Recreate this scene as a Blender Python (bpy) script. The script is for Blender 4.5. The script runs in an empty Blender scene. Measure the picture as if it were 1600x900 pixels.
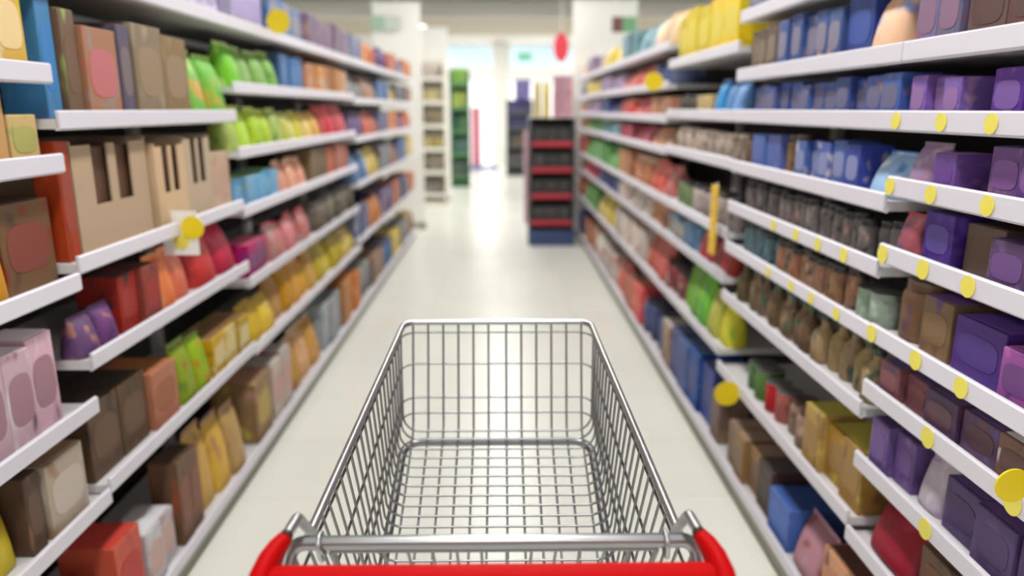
import bpy, math, random
from mathutils import Vector
R = random.Random(7)
SC = bpy.context.scene
COL = SC.collection

# ------------------------------------------------------------------ camera, world, light, exposure
F, HC = 1150.0, 1.70                     # focal length in pixels of a 1600 px wide frame, eye height
PITCH = math.atan(280.0 / F)
CT, ST = math.cos(PITCH), math.sin(PITCH)
cam_d = bpy.data.cameras.new('camera')
cam_d.sensor_width = 36.0
cam_d.lens = 36.0 * F / 1600.0
cam_d.clip_start, cam_d.clip_end = 0.05, 200
cam_d.dof.use_dof = True
cam_d.dof.focus_distance = 1.36
cam_d.dof.aperture_fstop = 1.5
cam = bpy.data.objects.new('camera', cam_d)
COL.objects.link(cam)
cam.location = (0, 0, HC)
cam.rotation_euler = (math.pi / 2 - PITCH, 0, math.radians(-0.80))
SC.camera = cam

w = bpy.data.worlds.new('world'); SC.world = w; w.use_nodes = True
w.node_tree.nodes['Background'].inputs[0].default_value = (1.0, 0.985, 0.96, 1)
w.node_tree.nodes['Background'].inputs[1].default_value = 0.75

LAMPS = [(x, y) for x in (-4.2, 0.0, 4.2) for y in (-1.5, 1.2, 3.9, 6.6, 9.3, 12.0, 15.0)]
LAMP_W = 42.0
def area_light(x, y, z, sx, sy, power):
    ld = bpy.data.lights.new('area_lamp', 'AREA'); ld.shape = 'RECTANGLE'
    ld.size, ld.size_y, ld.energy = sx, sy, power
    ld.color = (1.0, 0.99, 0.975)
    lo = bpy.data.objects.new('area_lamp', ld); COL.objects.link(lo); lo.location = (x, y, z)
    return lo
SC.view_settings.view_transform = 'Standard'
SC.view_settings.look = 'None'
SC.view_settings.gamma = 1.0
SC.view_settings.use_curve_mapping = False
SC.view_settings.exposure = 0.16
SC.cycles.use_denoising = True
SC.cycles.max_bounces = 6
SC.cycles.sample_clamp_indirect = 4.0

# ------------------------------------------------------------------ helpers
def lin(c):
    return tuple(((v / 255.0) / 12.92 if v / 255.0 <= 0.04045 else ((v / 255.0 + 0.055) / 1.055) ** 2.4) for v in c)

_mats = {}
def mat(name, rgb, rough=0.5, metal=0.0, emit=0.0, coat=0.0, spec=0.5):
    if name in _mats: return _mats[name]
    m = bpy.data.materials.new(name); m.use_nodes = True
    b = m.node_tree.nodes['Principled BSDF']
    c = lin(rgb) + (1,)
    b.inputs['Base Color'].default_value = c
    b.inputs['Roughness'].default_value = rough
    b.inputs['Metallic'].default_value = metal
    b.inputs['Specular IOR Level'].default_value = spec
    b.inputs['Coat Weight'].default_value = coat
    if emit:
        b.inputs['Emission Color'].default_value = c
        b.inputs['Emission Strength'].default_value = emit
    _mats[name] = m
    return m

def speckle(m, scale, amount, coord='Object', bump=0.0):
    """light procedural variation of the base colour"""
    nt = m.node_tree; b = nt.nodes['Principled BSDF']
    tc = nt.nodes.new('ShaderNodeTexCoord'); n = nt.nodes.new('ShaderNodeTexNoise')
    n.inputs['Scale'].default_value = scale; n.inputs['Detail'].default_value = 4
    nt.links.new(tc.outputs[coord], n.inputs['Vector'])
    mx = nt.nodes.new('ShaderNodeMix'); mx.data_type = 'RGBA'
    c = tuple(b.inputs['Base Color'].default_value)
    mx.inputs[6].default_value = c
    mx.inputs[7].default_value = tuple(v * (1 - amount) for v in c[:3]) + (1,)
    nt.links.new(n.outputs['Fac'], mx.inputs[0]); nt.links.new(mx.outputs[2], b.inputs['Base Color'])
    if bump:
        bp = nt.nodes.new('ShaderNodeBump'); bp.inputs['Strength'].default_value = bump
        nt.links.new(n.outputs['Fac'], bp.inputs['Height']); nt.links.new(bp.outputs[0], b.inputs['Normal'])
    return m

def mute(c, k=.95):
    g = .3*c[0]+.59*c[1]+.11*c[2]
    return tuple(int(.95*(g+(v-g)*k)) for v in c)
def print_mat(cols, scale=2.4, rough=0.55):
    """printed packaging: soft patches of three colours, different on every pack"""
    key = ('print', tuple(cols), scale)
    if key in _mats: return _mats[key]
    m = bpy.data.materials.new('printed_pack'); m.use_nodes = True
    nt = m.node_tree; b = nt.nodes['Principled BSDF']
    b.inputs['Roughness'].default_value = rough
    tc = nt.nodes.new('ShaderNodeTexCoord'); oi = nt.nodes.new('ShaderNodeObjectInfo')
    ad = nt.nodes.new('ShaderNodeVectorMath'); ad.operation = 'MULTIPLY_ADD'
    cb = nt.nodes.new('ShaderNodeCombineXYZ')
    for k in range(3): nt.links.new(oi.outputs['Random'], cb.inputs[k])
    ad.inputs[1].default_value = (37, 53, 71)
    nt.links.new(cb.outputs[0], ad.inputs[0]); nt.links.new(tc.outputs['Generated'], ad.inputs[2])
    n = nt.nodes.new('ShaderNodeTexNoise'); n.inputs['Scale'].default_value = scale; n.inputs['Detail'].default_value = 1.0
    nt.links.new(ad.outputs[0], n.inputs['Vector'])
    cr = nt.nodes.new('ShaderNodeValToRGB'); cr.color_ramp.interpolation = 'EASE'
    e = cr.color_ramp.elements
    a, c2, c3 = [lin(mute(c)) + (1,) for c in (list(cols) * 3)[:3]]
    e[0].position = 0.24; e[0].color = c3
    e[1].position = 0.44; e[1].color = a
    x = e.new(0.56); x.color = a
    y = e.new(0.76); y.color = c2
    nt.links.new(n.outputs['Fac'], cr.inputs[0]); hs = nt.nodes.new('ShaderNodeHueSaturation')
    for inp, lo, hi in (('Hue', .49, .51), ('Value', .74, 1.2), ('Saturation', .85, 1.15)):
        mr = nt.nodes.new('ShaderNodeMapRange'); mr.inputs['To Min'].default_value = lo; mr.inputs['To Max'].default_value = hi
        ml = nt.nodes.new('ShaderNodeMath'); ml.operation = 'MULTIPLY'; ml.inputs[1].default_value = {'Hue': 91.7, 'Value': 47.3, 'Saturation': 23.9}[inp]
        fr_ = nt.nodes.new('ShaderNodeMath'); fr_.operation = 'FRACT'
        nt.links.new(oi.outputs['Random'], ml.inputs[0]); nt.links.new(ml.outputs[0], fr_.inputs[0])
        nt.links.new(fr_.outputs[0], mr.inputs['Value']); nt.links.new(mr.outputs[0], hs.inputs[inp])
    nt.links.new(cr.outputs[0], hs.inputs['Color']); nt.links.new(hs.outputs[0], b.inputs['Base Color'])
    _mats[key] = m
    return m

class MB:
    def __init__(s): s.v, s.f = [], []
    def box(s, a, b):
        i = len(s.v); x0, y0, z0 = a; x1, y1, z1 = b
        s.v += [(x0,y0,z0),(x1,y0,z0),(x1,y1,z0),(x0,y1,z0),(x0,y0,z1),(x1,y0,z1),(x1,y1,z1),(x0,y1,z1)]
        s.f += [tuple(i+k for k in q) for q in ((0,3,2,1),(4,5,6,7),(0,1,5,4),(1,2,6,5),(2,3,7,6),(3,0,4,7))]
        return s
    def loft(s, rings, caps=True, closed=False):
        i = len(s.v); n = len(rings[0])
        for r in rings: s.v += [tuple(p) for p in r]
        m = len(rings)
        for a in range(m if closed else m - 1):
            for k in range(n):
                p, q = i + a*n, i + ((a+1) % m)*n
                s.f.append((p+k, p+(k+1) % n, q+(k+1) % n, q+k))
        if caps and not closed:
            s.f.append(tuple(i + k for k in reversed(range(n))))
            s.f.append(tuple(i + (m-1)*n + k for k in range(n)))
        return s
    def tube(s, pts, r, n=10, closed=False, flat=None):
        pts = [Vector(p) for p in pts]; m = len(pts); rings = []
        up = None
        for a in range(m):
            if closed: t = (pts[(a+1) % m] - pts[a-1]).normalized()
            else: t = (pts[min(a+1, m-1)] - pts[max(a-1, 0)]).normalized()
            if up is None:
                up = Vector((0,0,1)) if abs(t.z) < .9 else Vector((1,0,0))
            sd = t.cross(up).normalized(); up = sd.cross(t).normalized()
            rr = r[a] if isinstance(r, (list, tuple)) else r
            rings.append([pts[a] + sd*rr*math.cos(2*math.pi*k/n) + up*rr*math.sin(2*math.pi*k/n)*(flat or 1) for k in range(n)])
        return s.loft(rings, closed=closed)
    def lathe(s, prof, n=16, c=(0,0,0)):
        return s.loft([[(c[0]+r*math.cos(2*math.pi*k/n), c[1]+r*math.sin(2*math.pi*k/n), c[2]+z) for k in range(n)] for r, z in prof])
    def disc(s, c, r, x_n, t=.003, n=28):
        """a disc of thickness t whose face looks along x"""
        return s.loft([[(c[0]+x, c[1]+r*math.cos(2*math.pi*k/n), c[2]+r*math.sin(2*math.pi*k/n)) for k in range(n)] for x in (0, x_n*t)])
    def mesh(s, name, m, smooth=False, bevel=0):
        me = bpy.data.meshes.new(name); me.from_pydata(s.v, [], s.f); me.materials.append(m)
        import bmesh
        bm = bmesh.new(); bm.from_mesh(me)
        if bevel:
            bmesh.ops.bevel(bm, geom=[e for e in bm.edges], offset=bevel, segments=2, affect='EDGES', profile=.5)
        bmesh.ops.recalc_face_normals(bm, faces=bm.faces); bm.to_mesh(me); bm.free()
        if smooth:
            for p in me.polygons: p.use_smooth = True
            try: me.set_sharp_from_angle(angle=math.radians(50))
            except Exception: pass
        return me
    def build(s, name, m, parent=None, smooth=False, bevel=0, label=None):
        o = bpy.data.objects.new(name, s.mesh(name, m, smooth, bevel)); COL.objects.link(o)
        if parent: o.parent = parent
        if label: o['label'] = label
        return o

def fillet(pts, rad, n=6):
    pts = [Vector(p) for p in pts]; out = [pts[0]]
    for i in range(1, len(pts)-1):
        p, a, b = pts[i], pts[i-1], pts[i+1]
        r = rad[i-1] if isinstance(rad, (list, tuple)) else rad
        if not r: out.append(p); continue
        da, db = (a-p), (b-p); ang = da.angle(db)
        d = min(r/math.tan(ang/2), da.length*.49, db.length*.49); rr = d*math.tan(ang/2)
        da.normalize(); db.normalize()
        c = p + (da+db).normalized()*(rr/math.sin(ang/2))
        s0, s1 = p+da*d-c, p+db*d-c; th = s0.angle(s1)
        for k in range(n+1):
            t = k/n
            out.append(c + (s0*math.sin((1-t)*th) + s1*math.sin(t*th))/math.sin(th))
    out.append(pts[-1]); return out

def empty(name, loc, rz=0):
    o = bpy.data.objects.new(name, None); COL.objects.link(o); o.location = loc; o.rotation_euler = (0,0,rz)
    o.empty_display_size = .05
    return o
def tag(o, label, cat, group=None, kind=None):
    o['label'] = label; o['category'] = cat
    if group: o['group'] = group
    if kind: o['kind'] = kind
    return o
def struct(o): o['kind'] = 'structure'; return o

# ------------------------------------------------------------------ materials
M_lip   = mat('shelf_white', (216, 211, 221), .4)
M_board = mat('shelf_board', (208, 205, 205), .45)
M_back  = mat('back_panel_dark', (62, 60, 60), .6)
M_post  = mat('upright_white', (225, 222, 220), .4)
M_plinth= mat('plinth_shadow_grey', (150, 150, 136), .5)  # grey-green shadow at the rack foot is put into this colour
M_white = speckle(mat('panel_white', (240, 239, 234), .6), 3, .05)
M_ceil  = speckle(mat('ceiling_grey', (118, 126, 116), .8), 2, .1)
M_yel   = mat('sticker_yellow', (232, 218, 92), .5)
M_sign  = mat('sign_yellow', (236, 208, 20), .45)
M_steel = mat('zinc_steel', (148, 148, 150), .40, 1.0)
M_rim   = mat('rim_chrome', (188, 188, 190), .34, 1.0)
M_bar   = mat('bar_chrome', (158, 158, 160), .34, 1.0)
M_red   = mat('handle_red', (186, 6, 9), .5, spec=.08)
M_black = mat('rubber_black', (22, 22, 22), .6)
M_grey  = mat('castor_grey', (120, 120, 122), .5)

# floor: polished pale vinyl with faint tile joints and mottling
M_floor = mat('floor_vinyl', (226, 224, 212), .28, spec=.4)
nt = M_floor.node_tree; b = nt.nodes['Principled BSDF']
tc = nt.nodes.new('ShaderNodeTexCoord'); n1 = nt.nodes.new('ShaderNodeTexNoise'); n1.inputs['Scale'].default_value = 1.3; n1.inputs['Detail'].default_value = 5
br = nt.nodes.new('ShaderNodeTexBrick'); br.offset = 0; br.inputs['Scale'].default_value = 1.0
br.inputs['Brick Width'].default_value = .6; br.inputs['Row Height'].default_value = .6; br.inputs['Mortar Size'].default_value = .003
br.inputs['Color1'].default_value = lin((236, 235, 226)) + (1,); br.inputs['Color2'].default_value = lin((231, 230, 221)) + (1,)
br.inputs['Mortar'].default_value = lin((218, 216, 206)) + (1,)
mx = nt.nodes.new('ShaderNodeMix'); mx.data_type = 'RGBA'; mx.blend_type = 'MULTIPLY'; mx.inputs[0].default_value = .12
nt.links.new(tc.outputs['Object'], br.inputs['Vector']); nt.links.new(tc.outputs['Object'], n1.inputs['Vector'])
nt.links.new(br.outputs['Color'], mx.inputs[6]); nt.links.new(n1.outputs['Fac'], mx.inputs[7]); nt.links.new(mx.outputs[2], b.inputs['Base Color'])

# ------------------------------------------------------------------ setting
YE = 24.6
struct(MB().box((-7, -4, -.05), (7, YE, 0)).build('floor', M_floor))
struct(MB().box((-7, -4, 4.0), (7, 17.2, 4.05)).build('ceiling', M_ceil))
struct(MB().box((-7.1, -4, 0), (-7, YE, 4)).build('wall_left', M_white))
struct(MB().box((7, -4, 0), (7.1, YE, 4)).build('wall_right', M_white))
# far end: white wall with a lit glass entrance and a pale blue clerestory band
fw = MB()
fw.box((-7, YE, 0), (-1.25, YE+.1, 3.02)); fw.box((1.9, YE, 0), (7, YE+.1, 3.02)); fw.box((-1.25, YE, 2.6), (1.9, YE+.1, 3.02)); fw.box((-7, YE, 3.63), (7, YE+.1, 4.1))
struct(fw.build('wall_back', M_white))
struct(MB().box((-7, YE+.02, 3.02), (7, YE+.06, 3.63)).build('window_1', mat('clerestory_blue', (190, 214, 226), .4, emit=.55)))
struct(MB().box((-1.25, YE+.02, 0), (1.9, YE+.06, 2.6)).build('window_2', mat('entrance_glow', (236, 236, 244), .4, emit=.8)))
tr = MB()
for x in (-1.25, -.22, .84, 1.85): tr.box((x, YE-.04, 0), (x+.05, YE+.02, 2.62))
tr.box((-1.25, YE-.04, 2.56), (1.9, YE+.02, 2.62))
struct(tr.build('trim_1', mat('entrance_frame', (232, 232, 232), .4)))
struct(MB().box((-7, 17.2, 3.66), (7, 17.4, 4.05)).build('trim_2', mat('bulkhead_grey', (198, 192, 188), .7)))
struct(MB().box((-7, 17.4, 3.66), (7, 21.2, 3.7)).build('trim_3', speckle(mat('soffit_beige', (180, 170, 152), .8), 2, .1)))
struct(MB().box((-7, 21.2, 3.66), (7, YE, 3.72)).build('trim_4', mat('soffit_pale', (212, 208, 204), .8)))
cp = MB().box((-.26, 23.2, 0), (.26, 23.6, 3.66)); cp.box((-.3, 23.16, 0), (.3, 23.64, .12))
tag(cp.build('pillar', M_white, bevel=.01), 'white square pillar standing in front of the far entrance', 'pillar')

for i, (x, y) in enumerate(LAMPS):
    l = empty('ceiling_light', (x, y, 3.93))
    tag(l, 'long fluorescent tube fitting on the grey ceiling', 'lamp', 'ceiling strip lights')
    MB().box((-.16, -.75, .02), (.16, .75, .068)).build('housing', M_white, l)
    MB().box((-.14, -.72, 0), (.14, .72, .02)).build('diffuser', mat('lamp_glow', (255, 252, 244), .5, emit=6), l)
    area_light(x, y, 3.91, .28, 1.44, LAMP_W)
for x, y in ((-2.1, 18.8), (-2.2, 22.4), (2.5, 18.8), (2.8, 22.4)):  # added panels, kept out of view, to brighten the far end
    if 1:
        l = empty('added_far_light', (x, y, 3.6)); tag(l, 'added square light panel hidden under the far soffit', 'lamp', 'added far light panels')
        MB().box((-.3, -.3, .012), (.3, .3, .058)).build('housing', M_white, l)
        MB().box((-.28, -.28, 0), (.28, .28, .012)).build('diffuser', mat('lamp_glow', (255, 252, 244), .5, emit=6), l)
        area_light(x, y, 3.58, .56, .56, 70)
dl = area_light(.3, YE-.1, 1.4, 2.9, 2.3, 60); dl.rotation_euler = (-math.pi/2, 0, 0); dl.name = 'entrance_daylight'

# ------------------------------------------------------------------ shelving
XL, XR = -1.155, 1.003
def Zof(side): return None
def y_at(side, u, z):
    """distance along the aisle of a point of the shelf front seen at column u and height z"""
    X = abs(XL if side < 0 else XR)
    zc = F*X/abs(u - 784.0)
    return (zc - (HC - z)*ST)/CT
_bayname = {}
ORD = ['nearest', 'second', 'third', 'fourth', 'fifth', 'sixth', 'seventh', 'eighth']
RANK = ['top', 'second', 'third', 'fourth', 'fifth', 'sixth', 'seventh', 'eighth', 'ninth']
def rack(side, y0, y1, zs, idx, stickers=()):
    """one bay of shelving: back panel, two uprights, plinth, and its shelves with price rails"""
    X = XL if side < 0 else XR
    s = side; sn = 'left' if s < 0 else 'right'
    e = empty('shelving_rack', (X, (y0+y1)/2, 0))
    tag(e, f'{ORD[idx]} shelving rack from the camera along the {sn} of the aisle', 'shelves', f'shelving racks on the {sn}')
    L = (y1-y0)/2 - .002
    def bx(x0, x1, ya, yb, za, zb): return MB().box((min(s*x0, s*x1), ya, za), (max(s*x0, s*x1), yb, zb))
    top = max(zs)+.10
    bx(.47, .49, -L, L, 0, top).build('back_panel', M_back, e)
    for yy in (-L, L-.03): bx(.435, .468, yy, yy+.03, 0, top).build('upright', M_post, e)
    bx(.03, .42, -L, L, 0, .085).build('plinth', M_plinth, e)
    for z in sorted(zs, reverse=True):
        sh = bx(.006, .43, -L, L, z-.022, z+.004).build('shelf', M_board, e)
        # folded price rail: flat face, lip bent in at top and bottom
        prof = [(-.004, .022), (0.0, .026), (.006, .026), (.005, .018), (.003, -.018), (.012, -.026), (.004, -.026), (-.004, -.020)]
        mb = MB(); mb.loft([[(s*px, yy, z+pz) for px, pz in prof] for yy in (-L, L)])
        mb.build('price_rail', M_lip, sh)
        for (ya, zz, r) in stickers:
            if abs(zz - z) < .01 and y0 < ya < y1:
                MB().disc((s*-.005, ya-(y0+y1)/2, z), r, -s, .002).build('price_sticker', M_yel, sh)
    return e

BAYS = {}
def stick(side, lst):
    out = []
    for z, us, r in lst:
        for u in us: out.append((y_at(side, u, z), z, r))
    return out
ST_R = stick(1, [(1.67, (1408, 1480, 1560), .021), (1.506, (1398, 1463, 1553), .022), (1.33, (1386, 1450, 1522), .024), (1.11, (1368, 1438, 1510), .024),
                 (.95, (1457, 1592), .025), (.735, (1452,), .025), (1.284, (1213, 1248, 1283, 1324), .022), (1.105, (1204, 1240, 1272, 1312), .020)])
ZA = [2.06, 1.787, 1.561, 1.24, .88, .593, .115]
ZB = [2.06, 1.67, 1.283, 1.005, .62, .115]
ZC = [2.06, 1.79, 1.51, 1.25, .923, .60, .115]
ZD = [2.06, 1.76, 1.46, 1.10, .65, .115]
Z1 = [2.07, 1.837, 1.67, 1.506, 1.33, 1.11, .95, .735, .50, .13]
Z2 = [2.07, 1.837, 1.67, 1.46, 1.284, 1.105, .88, .54, .13]
Z3 = [1.955, 1.67, 1.465, 1.155, .95, .61, .13]
Z4 = [2.07, 1.84, 1.64, 1.45, 1.155, .95, .61, .13]
lb = [(.65, 1.98, ZA), (1.98, 3.30, ZB), (3.30, 4.63, ZC), (4.63, 5.96, ZC), (5.96, 7.29, ZD), (7.29, 8.62, ZD), (8.62, 10.0, ZD)]
rb = [(.58, 1.908, Z1), (1.908, 3.238, Z2), (3.238, 4.57, Z3), (4.57, 5.90, Z4), (5.90, 7.23, Z4), (7.23, 8.56, Z4), (8.56, 9.89, Z4)]
for i, (a, b_, zs) in enumerate(lb): rack(-1, a, b_, zs, i)
for i, (a, b_, zs) in enumerate(rb): rack(1, a, b_, zs, i, ST_R)

# ------------------------------------------------------------------ goods
# every pack is modelled with its width along the aisle (y), depth (x) and height (z), face towards -x, base at z = 0
_proto = {}
def pk(kind, w_, d, h, cols, near):
    key = (kind, round(w_, 3), round(d, 3), round(h, 3), tuple(cols), near)
    if key in _proto: return _proto[key]
    pm = print_mat(tuple(cols)); c2 = (list(cols)*3)[1]; c3 = (list(cols)*3)[2]
    def solid(c, r=.5):
        c = mute(c)
        return mat('plain_%d_%d_%d' % tuple(c), c, r)
    parts = []                                                # (name, mesh, parent index)
    if kind in ('carton', 'chocolate_box', 'gift_box'):
        parts.append((kind, MB().box((0, -w_/2, 0), (d, w_/2, h)).mesh(kind, pm, bevel=min(.003, w_*.06)), None))
        if near:
            n = 28; ry, rz = w_*.40, h*.27
            sp = lambda q: math.copysign(abs(q)**.6, q)
            ring = lambda x: [(x, ry*sp(math.cos(2*math.pi*k/n)), h*.5+rz*sp(math.sin(2*math.pi*k/n))) for k in range(n)]
            c2 = tuple(int((p_*.5+q_*.5)) for p_, q_ in zip(c2, cols[0]))
            parts.append(('printed_label', MB().loft([ring(-.0012), ring(.0005)]).mesh('printed_label', solid(c2)), 0))
            parts.append(('top_flap', MB().box((d*.08, -w_*.46, h), (d*.92, w_*.46, h+.0015)).mesh('top_flap', solid(c3)), 0))
    elif kind == 'display_case':                              # shelf-ready cardboard case with a cut-out front
        card, dark = (list(cols)*2)[0], (list(cols)*2)[1]
        t = .006; mb = MB()
        mb.box((0, -w_/2, 0), (d, w_/2, t)); mb.box((0, -w_/2, t), (d, -w_/2+t, h)); mb.box((0, w_/2-t, t), (d, w_/2, h)); mb.box((d-t, -w_/2+t, t), (d, w_/2-t, h))
        mb.box((0, -w_/2+t, t), (t, w_/2-t, h*.42)); mb.box((0, -w_/2+t, h*.42), (t, -w_/2+w_*.24, h*.96)); mb.box((0, w_/2-w_*.24, h*.42), (t, w_/2-t, h*.96))
        mb.box((0, -w_*.05, h*.42), (t, w_*.05, h*.96))
        parts.append((kind, mb.mesh(kind, print_mat((card, tuple(int(v*.93) for v in card), card), 1.2, .8)), None))
        for s2 in (-1, 1):
            parts.append(('inner_packet', MB().box((.02, s2*w_*.22-w_*.2, t+.001), (d-.03, s2*w_*.22+w_*.2, h*.93)).mesh('inner_packet', solid(dark), bevel=.002), 0))
    elif kind in ('snack_bag', 'sweet_bag'):
        rings = []; n = 20
        for t in (0, .04, .12, .3, .5, .7, .86, .94, .97, 1.0):
            th = d*.5*(.88+2.4*t if t < .05 else max(.03, (1-(t/.95)**1.6)**.6 if t < .94 else .03))
            ww = w_*.5*(1 - .04*math.sin(math.pi*t))
            rings.append([(d*.5 + th*math.copysign(abs(math.cos(a))**.8, math.cos(a)), ww*math.copysign(abs(math.sin(a))**.4, math.sin(a)), h*t) for a in [2*math.pi*k/n for k in range(n)]])
        parts.append((kind, MB().loft(rings).mesh(kind, pm, smooth=True), None))
        if near:
            parts.append(('crimped_seal', MB().box((d*.5-.002, -w_*.49, h*.965), (d*.5+.002, w_*.49, h*1.03)).mesh('crimped_seal', solid(c3)), 0))
    elif kind in ('jar', 'tin'):
        r = min(w_, d)*.5
        pr = [(r*.9, 0), (r, h*.04), (r, h*.72), (r*.94, h*.8), (r*.8, h*.84)] if kind == 'jar' else [(r*.97, 0), (r, .003), (r, h*.97), (r*.97, h)]
        parts.append((kind, MB().lathe(pr, 18, (d*.5, 0, 0)).mesh(kind, pm, smooth=True), None))
        if kind == 'jar':
            parts.append(('lid', MB().lathe([(r*.86, h*.84), (r*.88, h*.86), (r*.88, h*.98), (r*.84, h)], 18, (d*.5, 0, 0)).mesh('lid', solid(c3, .35), smooth=True), 0))
        elif near:
            parts.append(('rim', MB().lathe([(r*.99, h*.97), (r*1.02, h*.98), (r*1.02, h), (r*.9, h+.001)], 18, (d*.5, 0, 0)).mesh('rim', M_steel, smooth=True), 0))
    elif kind == 'bottle':
        r = min(w_, d)*.5
        parts.append((kind, MB().lathe([(r*.9, 0), (r, h*.03), (r, h*.55), (r*.85, h*.66), (r*.38, h*.78), (r*.34, h*.9)], 18, (d*.5, 0, 0)).mesh(kind, pm, smooth=True), None))
        parts.append(('cap', MB().lathe([(r*.4, h*.9), (r*.42, h*.91), (r*.42, h*.99), (r*.38, h)], 14, (d*.5, 0, 0)).mesh('cap', solid(c3, .35), smooth=True), 0))
    _proto[key] = parts
    return parts

def place(kind, X, y, z, side, w_, d, h, cols, near, label, cat, group, jit=0, tilt=0):
    parts = pk(kind, w_, d, h, cols, near)
    objs = []
    for nm, me, par in parts:
        o = bpy.data.objects.new(nm, me); COL.objects.link(o)
        if par is not None: o.parent = objs[par]
        objs.append(o)
    o = objs[0]; s = side
    o.location = (X + s*(.016 + jit), y, z)
    o.rotation_euler = (0, 0, (0 if s > 0 else math.pi) + tilt)
    o.scale = (1, 1, R.uniform(.88, 1.0))
    tag(o, label, cat, group)
    return o

CN = {'carton': ('carton', 'box'), 'chocolate_box': ('chocolate box', 'box'), 'gift_box': ('gift box', 'box'), 'display_case': ('cardboard display case', 'box'),
      'snack_bag': ('snack bag', 'bag'), 'sweet_bag': ('bag of sweets', 'bag'), 'jar': ('jar', 'jar'), 'tin': ('tin', 'tin'), 'bottle': ('bottle', 'bottle')}
used_labels = {}
def bay_of(side, y):
    for i, (a, b_, zs) in enumerate(lb if side < 0 else rb):
        if a <= y < b_: return i, a, b_, zs
    return None
def row(side, z, u0, u1, kind, cols, h, w_, words, d=None, f=0.0):
    """a row of like packs on the shelf at height z, between image columns u0 and u1"""
    zm = z + h/2
    ya, yb = sorted((y_at(side, u0, zm), y_at(side, u1, zm)))
    rowy(side, z, ya, yb, kind, cols, h, w_, words, d, f)
def rowy(side, z, ya, yb, kind, cols, h, w_, words, d=None, f=0.0):
    mid = (ya+yb)/2; bb = bay_of(side, mid)
    if not bb: return
    i, a, b_, zs = bb
    z = min(zs, key=lambda q: abs(q-z))
    ya, yb = max(ya, a+.006), min(yb, b_-.006)
    up = [q for q in zs if q > z+.01]
    if up: h = min(h, min(up) - z - .05)
    n = max(1, round((yb-ya)/w_)); ww = (yb-ya)/n
    if ww < .02: return
    X = XL if side < 0 else XR
    if kind in ('jar', 'tin', 'bottle'): d = ww
    if 'bag' in kind: d = ww*.75
    d = d or min(.22, max(.06, ww*1.1))
    sn = 'left' if side < 0 else 'right'
    rk = sorted(zs, reverse=True).index(z)
    shelfname = 'bottom' if rk == len(zs)-1 else RANK[rk]
    t, cat = CN[kind]
    base = f'{words} {t} on {shelfname} shelf of {ORD[i]} rack, {sn} side'
    lab = base
    k = 0
    where = ['', ', near end', ', middle', ', far end', ', centre-right', ', centre-left']
    while lab in used_labels: k += 1; lab = base + (where[k] if k < len(where) else ' %d' % k)
    used_labels[lab] = 1
    grp = f'{words} {t} row, {shelfname} shelf, {ORD[i]} rack {sn}' if n > 1 else None
    near = yb < 4.7
    for q in range(n):
        wv = ww - (.006 if kind in ('carton', 'chocolate_box', 'gift_box', 'display_case') else .004)
        yy = ya + ww*(q+.5)
        place(kind, X, yy, z + .0045, side, wv, min(d, .34), h, cols, near, lab, cat, grp, jit=f + (R.random()*.03))

W=(232,228,226); 
# --- left, nearest rack
L, Rr = -1, 1
row(L,1.787, -300, 55,'carton',[(238,190,96),(244,226,196),(236,206,40)],.235,.13,'yellow and orange')
row(L,1.561, -300, 40,'display_case',[(226,160,70),(92,62,44)],.17,.14,'orange cut-out')
row(L,1.561, 44, 88,'carton',[(210,178,110),(150,170,80),(120,84,58)],.13,.08,'tan')
row(L,1.24, -300, 38,'snack_bag',[(222,150,60),(70,150,50),(236,176,60)],.26,.16,'green and orange')
row(L,1.24, 42, 122,'carton',[(122,88,62),(150,40,40),(84,56,50)],.24,.17,'brown',f=.03)
row(L,.88, -300, 118,'gift_box',[(214,176,188),(120,72,84),(236,222,226)],.26,.12,'pink flowered')
row(L,.593, -300, 62,'snack_bag',[(214,196,70),(120,84,40),(228,214,110)],.235,.18,'yellow')
row(L,.593, 66, 90,'carton',[(84,58,46),(120,84,60),(70,50,40)],.22,.07,'dark brown')
row(L,.593, 94, 150,'carton',[(190,170,150),(214,204,196),(170,130,100)],.22,.12,'beige')
row(L,.115, 60, 180,'carton',[(176,126,84),(200,160,96),(110,70,50)],.26,.16,'tan and brown')
# --- left, second rack
row(L,2.06, 120, 366,'carton',[(206,196,224),(150,130,190),(230,228,234)],.2,.16,'pale lilac')
row(L,1.67, 94, 118,'carton',[(44,122,190),(60,140,210),(60,110,180)],.34,.09,'tall blue',d=.12)
row(L,1.67, 122, 146,'carton',[(112,84,62),(120,90,66),(146,174,84)],.30,.11,'brown and green')
row(L,1.67, 150, 200,'chocolate_box',[(170,120,96),(226,96,124),(150,140,138)],.27,.17,'pink and brown')
row(L,1.67, 203, 222,'carton',[(90,80,104),(150,126,110),(80,70,92)],.31,.07,'slim purple grey')
row(L,1.67, 225, 306,'carton',[(134,108,76),(170,146,112),(150,120,84)],.30,.20,'kraft brown')
row(L,1.67, 310, 368,'snack_bag',[(104,176,48),(226,140,50),(170,210,90)],.25,.24,'green and orange')
row(L,1.283, 121, 141,'carton',[(176,74,56),(150,60,46),(190,90,70)],.33,.08,'slim red brown')
row(L,1.283, 146, 256,'display_case',[(206,178,146),(104,72,52)],.33,.30,'light brown cut-out')
row(L,1.283, 260, 344,'display_case',[(204,174,144),(96,66,48)],.32,.28,'pale brown cut-out')
row(L,1.283, 348, 380,'carton',[(206,172,146),(190,150,130),(214,190,170)],.26,.20,'peach coloured')
row(L,1.005, 132, 205,'sweet_bag',[(108,62,120),(200,130,110),(80,50,90)],.13,.09,'purple')
row(L,1.005, 208, 262,'carton',[(146,34,32),(180,50,40),(70,34,34)],.20,.13,'dark red')
row(L,1.005, 265, 318,'sweet_bag',[(226,112,60),(190,60,40),(236,150,100)],.20,.15,'orange')
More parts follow.
